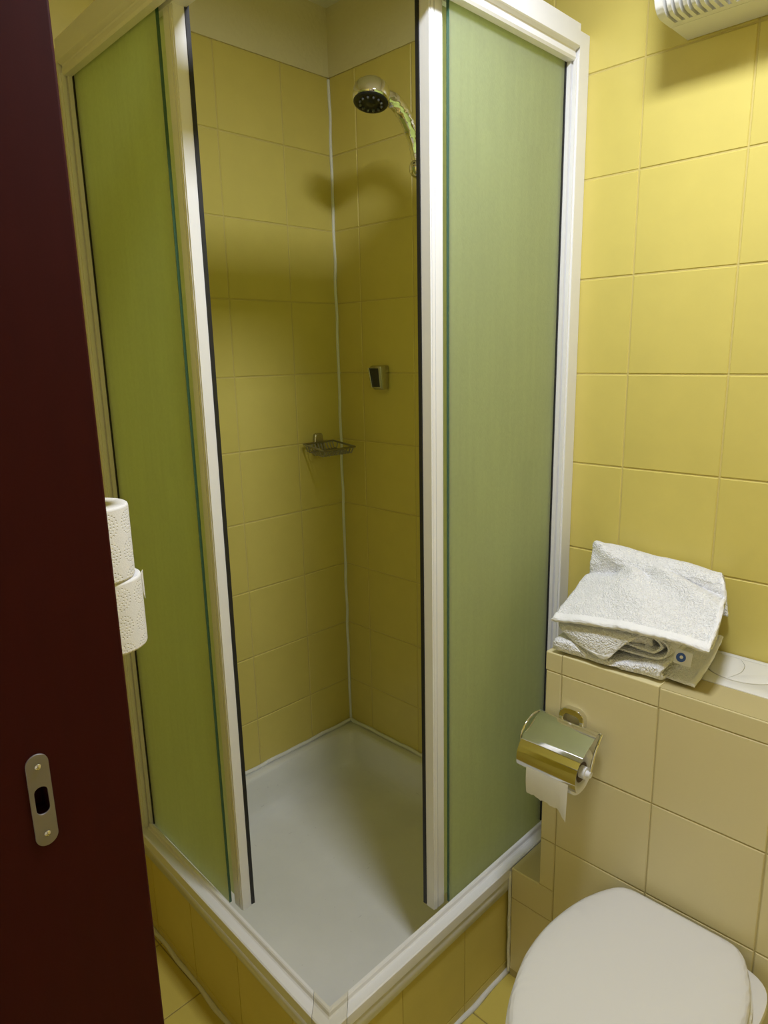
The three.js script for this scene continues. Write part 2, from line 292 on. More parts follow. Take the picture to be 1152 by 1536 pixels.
// plinth under the tray
{
  const pw = 0.026, p = struct(thing('wall_plinth', 'yellow tiled plinth under the white shower tray', 'plinth'));
  mesh('core', SIDES.map(([f, c]) => prism(f, [[0.006, 0], [pw - 0.0018, 0], [pw - 0.0018, 0.2335], [0.006, 0.2335]], 0.003, w => c(w), 0.3)), M.grout, p);
  const cuts = [[0.0, 0.198, 0.4, 0.603, cornerR(pw)], [0.0, 0.077, 0.28, 0.487, 0.69, cornerL(pw)]];
  SIDES.forEach(([f], k) => {
    for (let i = 0; i < cuts[k].length - 1; i++) for (const [v0, v1] of [[0, 0.03], [0.03, 0.2345]]) {
      const u0 = cuts[k][i] + 0.0012, u1 = cuts[k][i + 1] - (i === cuts[k].length - 2 ? 0 : 0.0012), b = 0.0014;
      mesh('tile', prism(f, [[pw - 0.005, v0 + 0.0012], [pw - b, v0 + 0.0012], [pw, v0 + 0.0012 + b], [pw, v1 - 0.0012 - b], [pw - b, v1 - 0.0012], [pw - 0.005, v1 - 0.0012]], u0, u1, 0.3), M.tile[i % 3], p);
    }
    const pts = []; const U = cuts[k][cuts[k].length - 1]; for (let i = 0; i <= 24; i++) { const a = at(f, U * i / 24, 0.002 + 0.0012 * Math.sin(i * 2.1), pw + 0.003 + 0.0015 * Math.sin(i * 1.3)); pts.push([a.x, a.y, a.z]); }
    mesh('sealant_bead', tube(pts, 0.0066, 60, 8), M.silicone, p);
  });
}
// tray
{
  const t = thing('shower_tray', 'white square shower tray with a raised rim', 'shower tray');
  const ring = (inset, y, r, outerExtra = 0) => {   // rounded rectangle, x follows the skewed left side
    const x0 = -inset, z0 = inset, z1 = 0.776 + 0.0325 - inset * 1.0, pts = [], N = 10;
    const xl = z => leftX(z) - 0.0325 + inset;
    const cs = [[x0, z0, -1, 1], [null, z0, 1, 1], [null, z1, 1, -1], [x0, z1, -1, -1]];
    cs.forEach(([cx, cz, sx, sz], k) => {
      for (let i = 0; i <= N; i++) {
        const a = Math.PI / 2 * i / N; let dx, dz;       // arc from one side to the next
        if (k === 0) { dx = -r + r * Math.sin(Math.PI / 2 - a) * 1; dz = r - r * Math.cos(Math.PI / 2 - a); dx = -(r - r * Math.cos(a)); dz = r - r * Math.sin(a); }
        if (k === 1) { dx = r - r * Math.sin(a); dz = r - r * Math.cos(a); }
        if (k === 2) { dx = r - r * Math.cos(a); dz = -(r - r * Math.sin(a)); }
        if (k === 3) { dx = -(r - r * Math.sin(a)); dz = -(r - r * Math.cos(a)); }
        const z = cz + dz; const base = cx === null ? xl(z) : cx;
        pts.push(V(base + dx, y, z));
      }
    });
    return pts;
  };
  const R = [ring(0.3, 0.150, 0.05), ring(0.09, 0.152, 0.09), ring(0.06, 0.165, 0.08), ring(0.035, 0.234, 0.05), ring(0.028, 0.2365, 0.03), ring(0.003, 0.2365, 0.001), ring(0.001, 0.24, 0.003), ring(0.001, 0.270, 0.003), ring(0.004, 0.2745, 0.005), ring(0.03, 0.276, 0.03), ring(0.036, 0.2735, 0.045), ring(0.040, 0.266, 0.055), ring(0.052, 0.215, 0.075), ring(0.060, 0.188, 0.085), ring(0.075, 0.173, 0.095), ring(0.11, 0.167, 0.10), ring(0.3, 0.161, 0.05)];
  mesh('basin', loft(R, true, true, 0.9), M.tray, t);
  const beads = [[], []];
  for (let i = 0; i <= 24; i++) { beads[0].push([-0.002 - (0.74) * i / 24, 0.2785 + 0.001 * Math.sin(i * 1.9), 0.004 + 0.001 * Math.sin(i * 1.1)]); beads[1].push([-0.004 - 0.001 * Math.sin(i * 1.4), 0.2785 + 0.001 * Math.cos(i * 2.2), 0.002 + 0.76 * i / 24]); }
  for (const b of beads) mesh('sealant_bead', tube(b, 0.0062, 70, 8), M.silicone, t);
}
// enclosure: rails, profiles, fixed panes and open sliding doors
{
  const e = thing('shower_enclosure', 'white framed corner shower enclosure with frosted green glass and open sliding doors', 'shower enclosure');
  const JO = 0.047;
  const railSec = [[0, 0.2765], [0, 0.3062], [0.0012, 0.3085], [0.0062, 0.3085], [0.0084, 0.3065], [0.0098, 0.2995], [0.0125, 0.2972], [0.031, 0.3003], [0.0337, 0.2985], [0.034, 0.296], [0.034, 0.2755], [0.03, 0.2765]];
  const headSec = [[0.024, 2.110], [0.024, 2.0715], [0.022, 2.0695], [0.0145, 2.0665], [0.0135, 2.0635], [0.0155, 2.058], [0.0155, 2.053], [0.0125, 2.0485], [-0.002, 2.048], [-0.002, 2.062], [-0.013, 2.062], [-0.013, 2.050], [-0.040, 2.050], [-0.044, 2.054], [-0.044, 2.110]];
  const grow = (s, cx, cy, k) => s.map(([w, v]) => [w + Math.sign(w - cx) * k, v + Math.sign(v - cy) * k]);
  SIDES.forEach(([f, c]) => {
    mesh('bottom_rail', prism(f, railSec, 0.002, w => c(w) - JO), M.frame, e);
    mesh('rail_corner', prism(f, grow(railSec, 0.017, 0.29, 0.0003), w => c(w) - JO + 0.0011, w => c(w)), M.frameCorner, e);
    mesh('header_rail', prism(f, headSec, 0.0425, w => c(w)), M.frame, e);
    // wall profile: outer channel with grooves on the side towards the opening
    mesh('wall_profile', prism(f, [[0.021, 0.276], [0.021, 2.100], [0.0215, 2.1], [-0.038, 2.1], [-0.038, 0.276]].slice(0, 2).concat([[-0.038, 2.1], [-0.038, 0.276]]), 0.001, 0.038), M.frame, e);
    mesh('wall_profile_channel', [prism(f, [[0.017, 0.3], [0.017, 2.052], [0.010, 2.052], [0.010, 0.3]], 0.038, 0.0425), prism(f, [[0.006, 0.3], [0.006, 2.052], [-0.002, 2.052], [-0.002, 0.3]], 0.038, 0.047)], M.frame, e);
    mesh('pane_seal', prism(f, [[-0.002, 0.305], [-0.002, 2.05], [-0.014, 2.05], [-0.014, 0.305]], 0.039, 0.0505), M.seal, e);
    // fixed pane
    mesh('fixed_pane', prism(f, [[-0.005, 0.300], [-0.005, 2.056], [-0.010, 2.056], [-0.010, 0.300]], 0.042, 0.4165, 0.3), M.glass, e);
    mesh('pane_edge', prism(f, [[-0.0048, 0.300], [-0.0048, 2.056], [-0.0102, 2.056], [-0.0102, 0.300]], 0.4165, 0.418, 0.3), M.glassEdge, e);
    // sliding door, pushed open behind the fixed pane
    const d = new THREE.Group(); d.name = 'sliding_door'; e.add(d);
    const u0 = 0.4205, u1 = 0.456, y0 = 0.297, y1 = 2.056;
    const st = (w0, w1, a, b, y = 0) => prism(f, [[w0, y0 + y], [w0, y1], [w1, y1], [w1, y0 + y]], a, b, 0.3);
    mesh('stile', [st(-0.016, -0.038, u0 + 0.001, u1 - 0.002), st(-0.0142, -0.0175, u0 + 0.004, u0 + 0.0225), st(-0.0142, -0.0175, u0 + 0.0252, u1 - 0.0035), st(-0.0155, -0.0365, u1 - 0.0035, u1)], M.frame, d);
    mesh('magnet_seal', st(-0.0368, -0.0445, u1 - 0.006, u1 + 0.002, 0.004), M.seal, d);
    mesh('door_pane', prism(f, [[-0.0245, 0.302], [-0.0245, 2.05], [-0.0295, 2.05], [-0.0295, 0.302]], 0.06, u0 + 0.006, 0.3), M.glass, d);
    mesh('rear_stile', st(-0.02, -0.034, 0.052, 0.064), M.frame, d);
  });
  // dried and fresh drops on the right fixed pane
  const drops = [];
  const base = new THREE.SphereGeometry(1, 8, 6);
  for (let i = 0; i < 230; i++) {
    const u = 0.07 + 0.33 * Math.pow(rnd(), 0.9), v = 0.5 + 1.35 * rnd(), r = 0.0007 + 0.0014 * rnd() * rnd(), s = at(FR, u, v, -0.0048);
    drops.push(base.clone().scale(r, r * (1 + 0.8 * rnd()), r * 0.5).translate(s.x, s.y, s.z));
  }
  const dm = mesh('water_drops', drops, M.drop, e); dm.userData.kind = 'stuff';
}

// hand shower on the right wall
{
  const s = thing('hand_shower', 'chrome hand shower with a curved handle on the yellow wall', 'hand shower', [0, 0, 0]);
  const c = V(-0.205, 2.052, 0.372), nrm = V(-0.25, -0.95, 0.12).normalize(), q = new THREE.Quaternion().setFromUnitVectors(V(0, -1, 0), nrm);
  const put = g => g.applyQuaternion(q).translate(c.x, c.y, c.z);
  const prof = [[0, 0.034], [0.015, 0.0325], [0.028, 0.028], [0.0365, 0.02], [0.037, 0.0185], [0.0385, 0.0182], [0.042, 0.008], [0.043, -0.002], [0.0425, -0.012], [0.040, -0.016], [0.038, -0.0165]].map(([r, y]) => new THREE.Vector2(r, y)).reverse();
  mesh('head', put(new THREE.LatheGeometry(prof, 48)), M.chrome, s);
  const face = mesh('spray_face', put(new THREE.LatheGeometry([[0.0395, -0.0155], [0.0395, -0.0175], [0.036, -0.0195], [0.030, -0.0205], [0.029, -0.0185], [0.010, -0.0185], [0.009, -0.0215], [0, -0.0215]].map(([r, y]) => new THREE.Vector2(r, y)), 40)), M.blackPlastic, s);
  for (let i = 0; i < 12; i++) { const a = i / 12 * Math.PI * 2; mesh('nozzle', put(new THREE.SphereGeometry(0.0034, 10, 8).scale(1, 1.2, 1).translate(Math.cos(a) * 0.0245, -0.0205, Math.sin(a) * 0.0245)), M.greyPlastic, face); }
  // handle: flattened tapering curve from the head to the ball of the bracket
  const pts = [[-0.180, 2.052, 0.385], [-0.155, 2.046, 0.393], [-0.128, 2.022, 0.400], [-0.107, 1.986, 0.404], [-0.094, 1.950, 0.405], [-0.088, 1.922, 0.405]].map(p => V(...p));
  const cv = new THREE.CatmullRomCurve3(pts), rings = [];
  for (let i = 0; i <= 30; i++) {
    const t = i / 30, p = cv.getPoint(t), d = cv.getTangent(t), side = d.clone().cross(V(0, 0, 1)).normalize(), k = V(0, 0, 1), r = 0.0215 - 0.0085 * t - 0.005 * Math.pow(1 - t, 6), rg = [];
    for (let j = 0; j < 28; j++) { const a = j / 28 * Math.PI * 2, m = 1 + 0.02 * Math.cos(a * 6); rg.push(p.clone().addScaledVector(side, Math.cos(a) * r * m).addScaledVector(k, Math.sin(a) * r * 0.9 * m)); }
    rings.push(rg);
  }
  mesh('handle', loft(rings, true, true, 1.0), M.chrome, s);
  const br = mesh('wall_bracket', [new THREE.SphereGeometry(0.0205, 28, 18).scale(1, 1.1, 1).translate(-0.088, 1.912, 0.405), new THREE.CylinderGeometry(0.012, 0.014, 0.08, 20).rotateZ(Math.PI / 2).translate(-0.042, 1.905, 0.405), new THREE.CylinderGeometry(0.026, 0.028, 0.01, 28).rotateZ(Math.PI / 2).translate(-0.006, 1.905, 0.405)], M.chrome, s);
  const hose = []; for (let i = 0; i <= 24; i++) { const t = i / 24; hose.push([-0.082 + 0.035 * Math.sin(t * Math.PI), 1.895 - 0.71 * Math.sin(t * Math.PI * 0.5), 0.412 + 0.10 * t + 0.03 * Math.sin(t * Math.PI)]); }
  mesh('hose', tube(hose, 0.0065, 90, 10), M.chromeSatin, s);
}
// mixer tap behind the right pane (the hose ends here)
{
  const s = thing('shower_mixer', 'chrome shower mixer hidden behind the right frosted pane', 'tap', [0, 0, 0]);
  mesh('body', new THREE.CylinderGeometry(0.022, 0.022, 0.16, 24).rotateX(Math.PI / 2).translate(-0.055, 1.12, 0.525), M.chrome, s);
  for (const z of [0.465, 0.585]) mesh('wall_rose', [new THREE.CylinderGeometry(0.03, 0.032, 0.012, 24).rotateZ(Math.PI / 2).translate(-0.007, 1.12, z), new THREE.CylinderGeometry(0.013, 0.013, 0.05, 16).rotateZ(Math.PI / 2).translate(-0.03, 1.12, z)], M.chrome, s);
  mesh('lever', new RoundedBoxGeometry(0.02, 0.018, 0.09, 3, 0.007).rotateX(0.3).translate(-0.085, 1.15, 0.545), M.chrome, s);
}
// lower handset hook on the right wall
{
  const s = thing('handset_hook', 'small tapered chrome hook on the wall below the hand shower', 'hook', [0, 1.418, 0.182]);
  const ring = (y, d, z0, z1, r = 0.006, x0 = 0) => { const o = [], cs = [[x0, z1, 0, 1, 1], [x0 - d, z1, 1, -1, 1], [x0 - d, z0, 2, -1, -1], [x0, z0, 3, 1, -1]]; for (const [x, z, c, sx, sz] of cs) for (let i = 0; i <= 6; i++) { const a = (c + i / 6) * Math.PI / 2; o.push(V(x - sx * r + r * Math.cos(a), y, z - sz * r + r * Math.sin(a))); } return o; };
  mesh('body', loft([ring(-0.031, 0.018, -0.006, 0.026), ring(-0.0335, 0.024, -0.009, 0.029), ring(-0.029, 0.029, -0.010, 0.031), ring(0.026, 0.038, -0.013, 0.033), ring(0.031, 0.036, -0.012, 0.031), ring(0.033, 0.030, -0.010, 0.028)], true, true, 0.7), M.hookMetal, s);
  mesh('slot', loft([ring(-0.026, 0.0035, -0.004, 0.022, 0.0015, -0.0272), ring(0.026, 0.0035, -0.007, 0.025, 0.0015, -0.0362)], true, true, 0.5), M.blackPlastic, s);
  mesh('front_lip', loft([ring(-0.028, 0.009, -0.0095, -0.005, 0.0018, -0.025), ring(0.027, 0.009, -0.0125, -0.007, 0.0018, -0.0345)], true, true, 0.5), M.hookMetal, s);
}
// wire soap basket on the back wall
{
  const s = thing('soap_basket', 'chrome wire soap basket on the back wall near the shower corner', 'soap basket', [0, 0, 0]);
  const sh = (k, z) => { const pts = [], w0 = 0.0155 * k, w1 = 0.0215 * k; for (const [x, y, c] of [[w0, 0.033, 0], [-w0, 0.033, 1], [-w1, -0.035, 2], [w1, -0.035, 3]]) for (let i = 0; i <= 5; i++) { const a = (c + i / 5) * Math.PI / 2, r = 0.008; pts.push(V(-0.098 + x - Math.sign(x) * r + r * Math.cos(a), 1.224 + (y - Math.sign(y) * r) * k + r * Math.sin(a), z)); } return pts; };
  mesh('wall_bracket', loft([sh(0.95, 0.0005), sh(1, 0.006), sh(0.97, 0.011), sh(0.85, 0.0135)], true, true, 0.6), M.hookMetal, s);
  const T = [[-0.160, 1.230, 0.016], [-0.045, 1.230, 0.016], [-0.047, 1.219, 0.112], [-0.167, 1.219, 0.112]];
  mesh('rim', wire([...T, T[0]], 0.0031), M.wireMetal, s);
  for (let i = 0; i < 10; i++) {
    const t = (i + 0.5) / 10, a = V(...T[0]).lerp(V(...T[1]), t), b = V(...T[3]).lerp(V(...T[2]), t);
    mesh('wire', wire([[a.x, a.y, a.z], [a.x, a.y - 0.02, a.z + 0.008], [b.x, b.y - 0.018, b.z - 0.010], [b.x, b.y, b.z]], 0.0018), M.wireMetal, s);
  }
  for (const t of [0.2, 0.8]) { const a = V(...T[0]).lerp(V(...T[3]), t), b = V(...T[1]).lerp(V(...T[2]), t); mesh('wire', wire([[a.x, a.y, a.z], [a.x + 0.006, a.y - 0.0205, a.z], [b.x - 0.006, b.y - 0.0205, b.z], [b.x, b.y, b.z]], 0.0018), M.wireMetal, s); }
}

// ---------- cistern ledge ----------
const LX = -0.24, LY = 0.872;
{
  const L = struct(thing('wall_ledge', 'cream tiled cistern ledge behind the toilet', 'ledge'));
  mesh('core', [box(LX + GD, -0.001, 0, LY - GD, 0.8885, ROOM.z1 - 0.001), box(LX + GD, -0.001, 0, 0.3015, 0.815, 0.8885)], M.creamGrout, L);
  const zc = [0.925]; while (zc[zc.length - 1] + 0.2027 < ROOM.z1) zc.push(zc[zc.length - 1] + 0.2027); zc.push(ROOM.z1 - 0.001);
  const yr = [LY - 0.042, 0.627, 0.4245, 0.2215, 0.019, 0];
  const C = M.cream;
  // front
  for (let r = 0; r < yr.length - 1; r++) {
    for (let i = 0; i < zc.length - 1; i++) tile(L, 'x-', zc[i], zc[i + 1], yr[r + 1], yr[r], LX, C, 0.0026);
    if (r < 2) tile(L, 'x-', 0.888, 0.925, yr[r + 1], yr[r], LX, C, 0.0026);
  }
  tile(L, 'x-', 0.888, 0.925, 0.303, yr[2], LX, C, 0.0026);
  tile(L, 'x-', 0.814, 0.925, yr[3], 0.303, LX, C, 0.0026); tile(L, 'x-', 0.814, 0.925, yr[4], yr[3], LX, C, 0.0026);
  // top edge strip: L-shaped nosing pieces; the second one sits a little lower
  const zt = [0.888, 0.925, 1.1277, 1.533, 1.93, ROOM.z1 - 0.001];
  for (let i = 0; i < zt.length - 1; i++) {
    const drop = i === 2 ? 0.0025 : i === 0 ? 0.0008 : 0, y = LY - drop, back = i < 2 ? -0.003 : -0.156, b = 0.0022;
    mesh('tile', prism({ o: [0, 0], u: [0, 1], w: [-1, 0] }, [[-back, y - 0.01], [-back, y], [-LX - b, y], [-LX - b * 0.3, y - b * 0.3], [-LX, y - b], [-LX, LY - 0.0405], [-LX - 0.006, LY - 0.0405], [-LX - 0.008, y - 0.01]], zt[i] + (i ? 0.0012 : 0), zt[i + 1] - 0.0012, 0.3), C[i % 3], L);
  }
  // ledge top of the lower step beside the tray
  tile(L, 'y+', LX, -0.003, 0.814, 0.888, 0.303, C, 0.001);
  // corner sealant between plinth and ledge
  const pts = []; for (let i = 0; i <= 12; i++) pts.push([LX + 0.001 + 0.0006 * Math.sin(i * 2), 0.01 + 0.285 * i / 12, 0.8105 + 0.0006 * Math.sin(i * 1.7)]);
  mesh('sealant_bead', tube(pts, 0.0042, 30, 8), M.silicone, L);
}
// flush plate let into the ledge
{
  const s = thing('flush_plate', 'white plastic flush plate with an oval button on the ledge', 'flush plate', [0, 0, 0]);
  const z0 = 1.130, z1 = 1.512, x0 = -0.156, x1 = -0.004, y = LY + 0.002;
  const rr = (sh, hx, hz, r) => { sh.moveTo(-hx + r, -hz); sh.lineTo(hx - r, -hz); sh.absarc(hx - r, -hz + r, r, -Math.PI / 2, 0); sh.lineTo(hx, hz - r); sh.absarc(hx - r, hz - r, r, 0, Math.PI / 2); sh.lineTo(-hx + r, hz); sh.absarc(-hx + r, hz - r, r, Math.PI / 2, Math.PI); sh.lineTo(-hx, -hz + r); sh.absarc(-hx + r, -hz + r, r, Math.PI, 1.5 * Math.PI); };
  const cx = (x0 + x1) / 2, cz = (z0 + z1) / 2, S = new THREE.Shape(); rr(S, (x1 - x0) / 2, (z1 - z0) / 2, 0.008);
  const el = (sh, a, b, ox) => { for (let i = 0; i < 64; i++) { const t = -i / 64 * Math.PI * 2, X = ox + a * Math.cos(t), Z = b * Math.sin(t); i ? sh.lineTo(X, Z) : sh.moveTo(X, Z); } sh.closePath(); };
  const oval = k => { const o = []; for (let i = 0; i < 80; i++) { const t = i / 80 * Math.PI * 2; o.push([Math.min(-0.030 + (0.097 + k) * Math.cos(t), -0.016 + k) - cx, 1.215 + (0.083 + k) * Math.sin(t) - cz]); } return o; };
  const poly = (sh, o) => { o.forEach(([X, Z], i) => i ? sh.lineTo(X, Z) : sh.moveTo(X, Z)); sh.closePath(); };
  const hole = new THREE.Path(); poly(hole, oval(0).reverse()); S.holes.push(hole);
  const ex = (sh, d, bv = 0.0012) => new THREE.ExtrudeGeometry(sh, { depth: d, bevelEnabled: true, bevelSize: bv, bevelThickness: bv, bevelSegments: 2, curveSegments: 24, steps: 1 }).rotateX(-Math.PI / 2).scale(1, 1, -1).rotateY(0);
  const fixG = g => { g = clean(g); const p = g.attributes.position; const idx = []; for (let i = 0; i < p.count; i += 3) idx.push([V(p.getX(i), p.getY(i), p.getZ(i)), V(p.getX(i + 1), p.getY(i + 1), p.getZ(i + 1)), V(p.getX(i + 2), p.getY(i + 2), p.getZ(i + 2))]); return soup(idx, 0.5); };
  mesh('plate', fixG(ex(S, 0.006, 0.0006)).translate(cx, y - 0.0085, cz), M.plastic, s);
  mesh('gap_shade', box(x0 + 0.006, x1 - 0.006, y - 0.012, y - 0.0075, z0 + 0.005, z1 - 0.005), M.dark, s);  // near-black sheet: shade of the button gaps put into its colour
  // two buttons: small round-ended one at the back left, the rest of the oval
  const B = new THREE.Shape(); poly(B, oval(-0.0034));
  const slit = [], n = 20; for (let i = 0; i <= n; i++) { const q = crPoint([[-0.024, 1.2], [-0.048, 1.214], [-0.083, 1.218], [-0.121, 1.207]], i / n); slit.push([q[0] - cx, q[1] - cz]); }
  const hp = new THREE.Path(); poly(hp, slit.concat(slit.slice().reverse().map(([X, Z]) => [X, Z - 0.0018]))); B.holes.push(hp);
  mesh('button', fixG(ex(B, 0.006, 0.0005)).translate(cx, y - 0.0078, cz), M.plastic, s);
}

// ---------- toilet ----------
{
  const s = thing('toilet', 'white wall-hung toilet with its lid closed', 'toilet', [0, 0, 0]);
  const half = [[-0.2565, 0], [-0.2565, 0.05], [-0.2575, 0.092], [-0.262, 0.108], [-0.275, 0.122], [-0.29, 0.131], [-0.315, 0.143], [-0.35, 0.1555], [-0.40, 0.1655], [-0.45, 0.170], [-0.50, 0.168], [-0.543, 0.161], [-0.612, 0.138], [-0.662, 0.110], [-0.695, 0.075], [-0.712, 0.035], [-0.716, 0]];
  const ZC = 1.203;
  const full = half.concat(half.slice(1, -1).reverse().map(([x, h]) => [x, -h]));
  const cv = new THREE.CatmullRomCurve3(full.map(([x, h]) => V(x, 0, h)), true, 'centripetal'), N = 120;
  const ringAt = (y, k, dx = 0, kz = k) => { const o = []; for (let i = 0; i < N; i++) { const p = cv.getPointAt(i / N); o.push(V(-0.486 + (p.x + 0.486) * k + dx, y, ZC + p.z * kz)); } return o; };
  const inset = (y, d) => ringAt(y, 1 - d / 0.23, 0, 1 - d / 0.17);
  mesh('lid', loft([inset(0.4165, 0.006), inset(0.4185, 0.0015), inset(0.423, 0), inset(0.430, 0.0005), inset(0.4345, 0.003), inset(0.4372, 0.008), inset(0.4388, 0.016), inset(0.4405, 0.05), inset(0.4415, 0.10)], true, true, 0.8), M.lid, s);
  mesh('seat', loft([inset(0.398, 0.002), inset(0.401, -0.004), inset(0.411, -0.004), inset(0.415, 0.0)], true, true, 0.8), M.plastic, s);
  for (const z of [-0.075, 0.075]) mesh('hinge', new THREE.CylinderGeometry(0.011, 0.011, 0.05, 20).rotateX(Math.PI / 2).translate(-0.268, 0.405, ZC + z), M.plastic, s);
  // bowl with a broad rear deck
  const bo = (y, hw, xf, xb, p, kk = 1) => { const o = []; for (let i = 0; i < N; i++) { const a = i / N * Math.PI * 2, cx = Math.cos(a), sz = Math.sin(a); const xm = -0.40; let X, Z;
    if (cx >= 0) { const q = 5.5; const r = Math.pow(Math.pow(Math.abs(cx), q) + Math.pow(Math.abs(sz), q), -1 / q); X = xm + (xb - xm) * cx * r; Z = hw * sz * r; }
    else { X = xm + (xm - xf) * cx; Z = hw * sz; }
    o.push(V(X, y, ZC + Z)); } return o; };
  mesh('bowl', loft([bo(0.075, 0.07, -0.50, -0.2425), bo(0.085, 0.085, -0.52, -0.2425), bo(0.14, 0.11, -0.57, -0.2425), bo(0.22, 0.135, -0.63, -0.2425), bo(0.30, 0.155, -0.68, -0.2425), bo(0.36, 0.168, -0.71, -0.245), bo(0.388, 0.174, -0.716, -0.249), bo(0.395, 0.172, -0.714, -0.251), bo(0.3975, 0.166, -0.708, -0.257)], true, true, 0.8), M.ceramic, s);
}

// ---------- toilet roll holder on the ledge front ----------
{
  const s = thing('toilet_roll_holder', 'chrome toilet roll holder with a curved cover on the cream ledge', 'roll holder', [0, 0, 0]);
  const S = new THREE.Shape(), rr = (sh, hx, hy, r) => { sh.moveTo(-hx + r, -hy); sh.lineTo(hx - r, -hy); sh.absarc(hx - r, -hy + r, r, -Math.PI / 2, 0); sh.lineTo(hx, hy - r); sh.absarc(hx - r, hy - r, r, 0, Math.PI / 2); sh.lineTo(-hx, hy); sh.lineTo(-hx + r, hy); sh.absarc(-hx + r, hy - r, r, Math.PI / 2, Math.PI); sh.lineTo(-hx, -hy + r); sh.absarc(-hx + r, -hy + r, r, Math.PI, 1.5 * Math.PI); };
  const rp = (hx, hy, r) => { const sh = new THREE.Shape(); sh.absarc(hx - r, hy - r, r, 0, Math.PI / 2); sh.absarc(-hx + r, hy - r, r, Math.PI / 2, Math.PI); sh.absarc(-hx + r, -hy + r, r, Math.PI, 1.5 * Math.PI); sh.absarc(hx - r, -hy + r, r, 1.5 * Math.PI, 2 * Math.PI); sh.closePath(); return sh; };
  const ring = rp(0.0265, 0.031, 0.018); ring.holes.push(new THREE.Path(rp(0.0195, 0.022, 0.013).getPoints(10).reverse()));
  const wp = mesh('wall_plate', new THREE.ExtrudeGeometry(ring, { depth: 0.012, bevelEnabled: true, bevelSize: 0.002, bevelThickness: 0.002, bevelSegments: 3, curveSegments: 16 }).rotateY(-Math.PI / 2), M.chrome, s);
  wp.position.set(LX - 0.001, 0.736, 0.958);
  // cover: bent sheet
  const sec = [[-0.258, 0.742], [-0.2625, 0.7425], [-0.290, 0.7305], [-0.316, 0.7185], [-0.329, 0.710], [-0.3385, 0.700], [-0.3445, 0.688], [-0.3465, 0.675], [-0.345, 0.662], [-0.340, 0.651]];
  const Pc = (u, v) => { const q = crPoint(sec, v); return V(q[0], q[1], 0.890 + 0.133 * u); };
  mesh('cover', sheet(Pc, 6, 48, 0.0014, 0.8), M.chrome, s);
  mesh('hinge_bar', new THREE.CylinderGeometry(0.003, 0.003, 0.142, 12).rotateX(Math.PI / 2).translate(-0.2565, 0.7405, 0.9565), M.chrome, s);
  mesh('arm', tube([[-0.2565, 0.7405, 1.0275], [-0.268, 0.730, 1.0285], [-0.283, 0.712, 1.0285], [-0.292, 0.694, 1.0285], [-0.300, 0.676, 1.0285]], 0.0032, 40, 10), M.chrome, s);
  mesh('arm', tube([[-0.2565, 0.7405, 0.8855], [-0.28, 0.742, 0.8845], [-0.305, 0.733, 0.8845], [-0.322, 0.715, 0.8845], [-0.318, 0.690, 0.8845], [-0.302, 0.674, 0.8845]], 0.0026, 40, 10), M.chrome, s);
  mesh('spindle', [new THREE.CylinderGeometry(0.0065, 0.0065, 0.148, 16).rotateX(Math.PI / 2).translate(-0.301, 0.674, 0.957), new THREE.CylinderGeometry(0.012, 0.0125, 0.012, 20).rotateX(Math.PI / 2).translate(-0.301, 0.674, 1.016)], M.white, s);
  // the roll on the spindle
  const t = thing('toilet_roll', 'part-used toilet roll with a torn end hanging under the chrome cover', 'toilet roll', [-0.2985, 0.6705, 0.960]);
  const prof = [[0.021, -0.05], [0.0455, -0.05], [0.0466, -0.049], [0.0466, 0.049], [0.0455, 0.05], [0.021, 0.05], [0.021, -0.05]].map(q => new THREE.Vector2(...q));
  mesh('paper', new THREE.LatheGeometry(prof, 48).rotateX(Math.PI / 2), M.paperPlain, t);
  mesh('core', new THREE.CylinderGeometry(0.0209, 0.0209, 0.0995, 28, 1, true).rotateX(Math.PI / 2), std({ color: lin(0.36, 0.28, 0.2), roughness: 0.95, side: THREE.DoubleSide }), t);
  const tail = (u, v) => { const b = 0.066 + 0.008 * u + 0.0012 * Math.sin(u * 23) + 0.0008 * Math.sin(u * 57) + (u > 0.8 ? 0.014 * (u - 0.8) / 0.2 : 0); const y = -0.004 - b * v; const x = -0.0475 + 0.008 * v * v + (u > 0.8 ? -0.006 * (u - 0.8) * 5 * v * v : 0); return V(x, y, -0.046 + 0.094 * u - 0.004 * v); };
  mesh('loose_end', sheet(tail, 30, 14, 0.0009, 0.9), M.paperPlain, t);
}

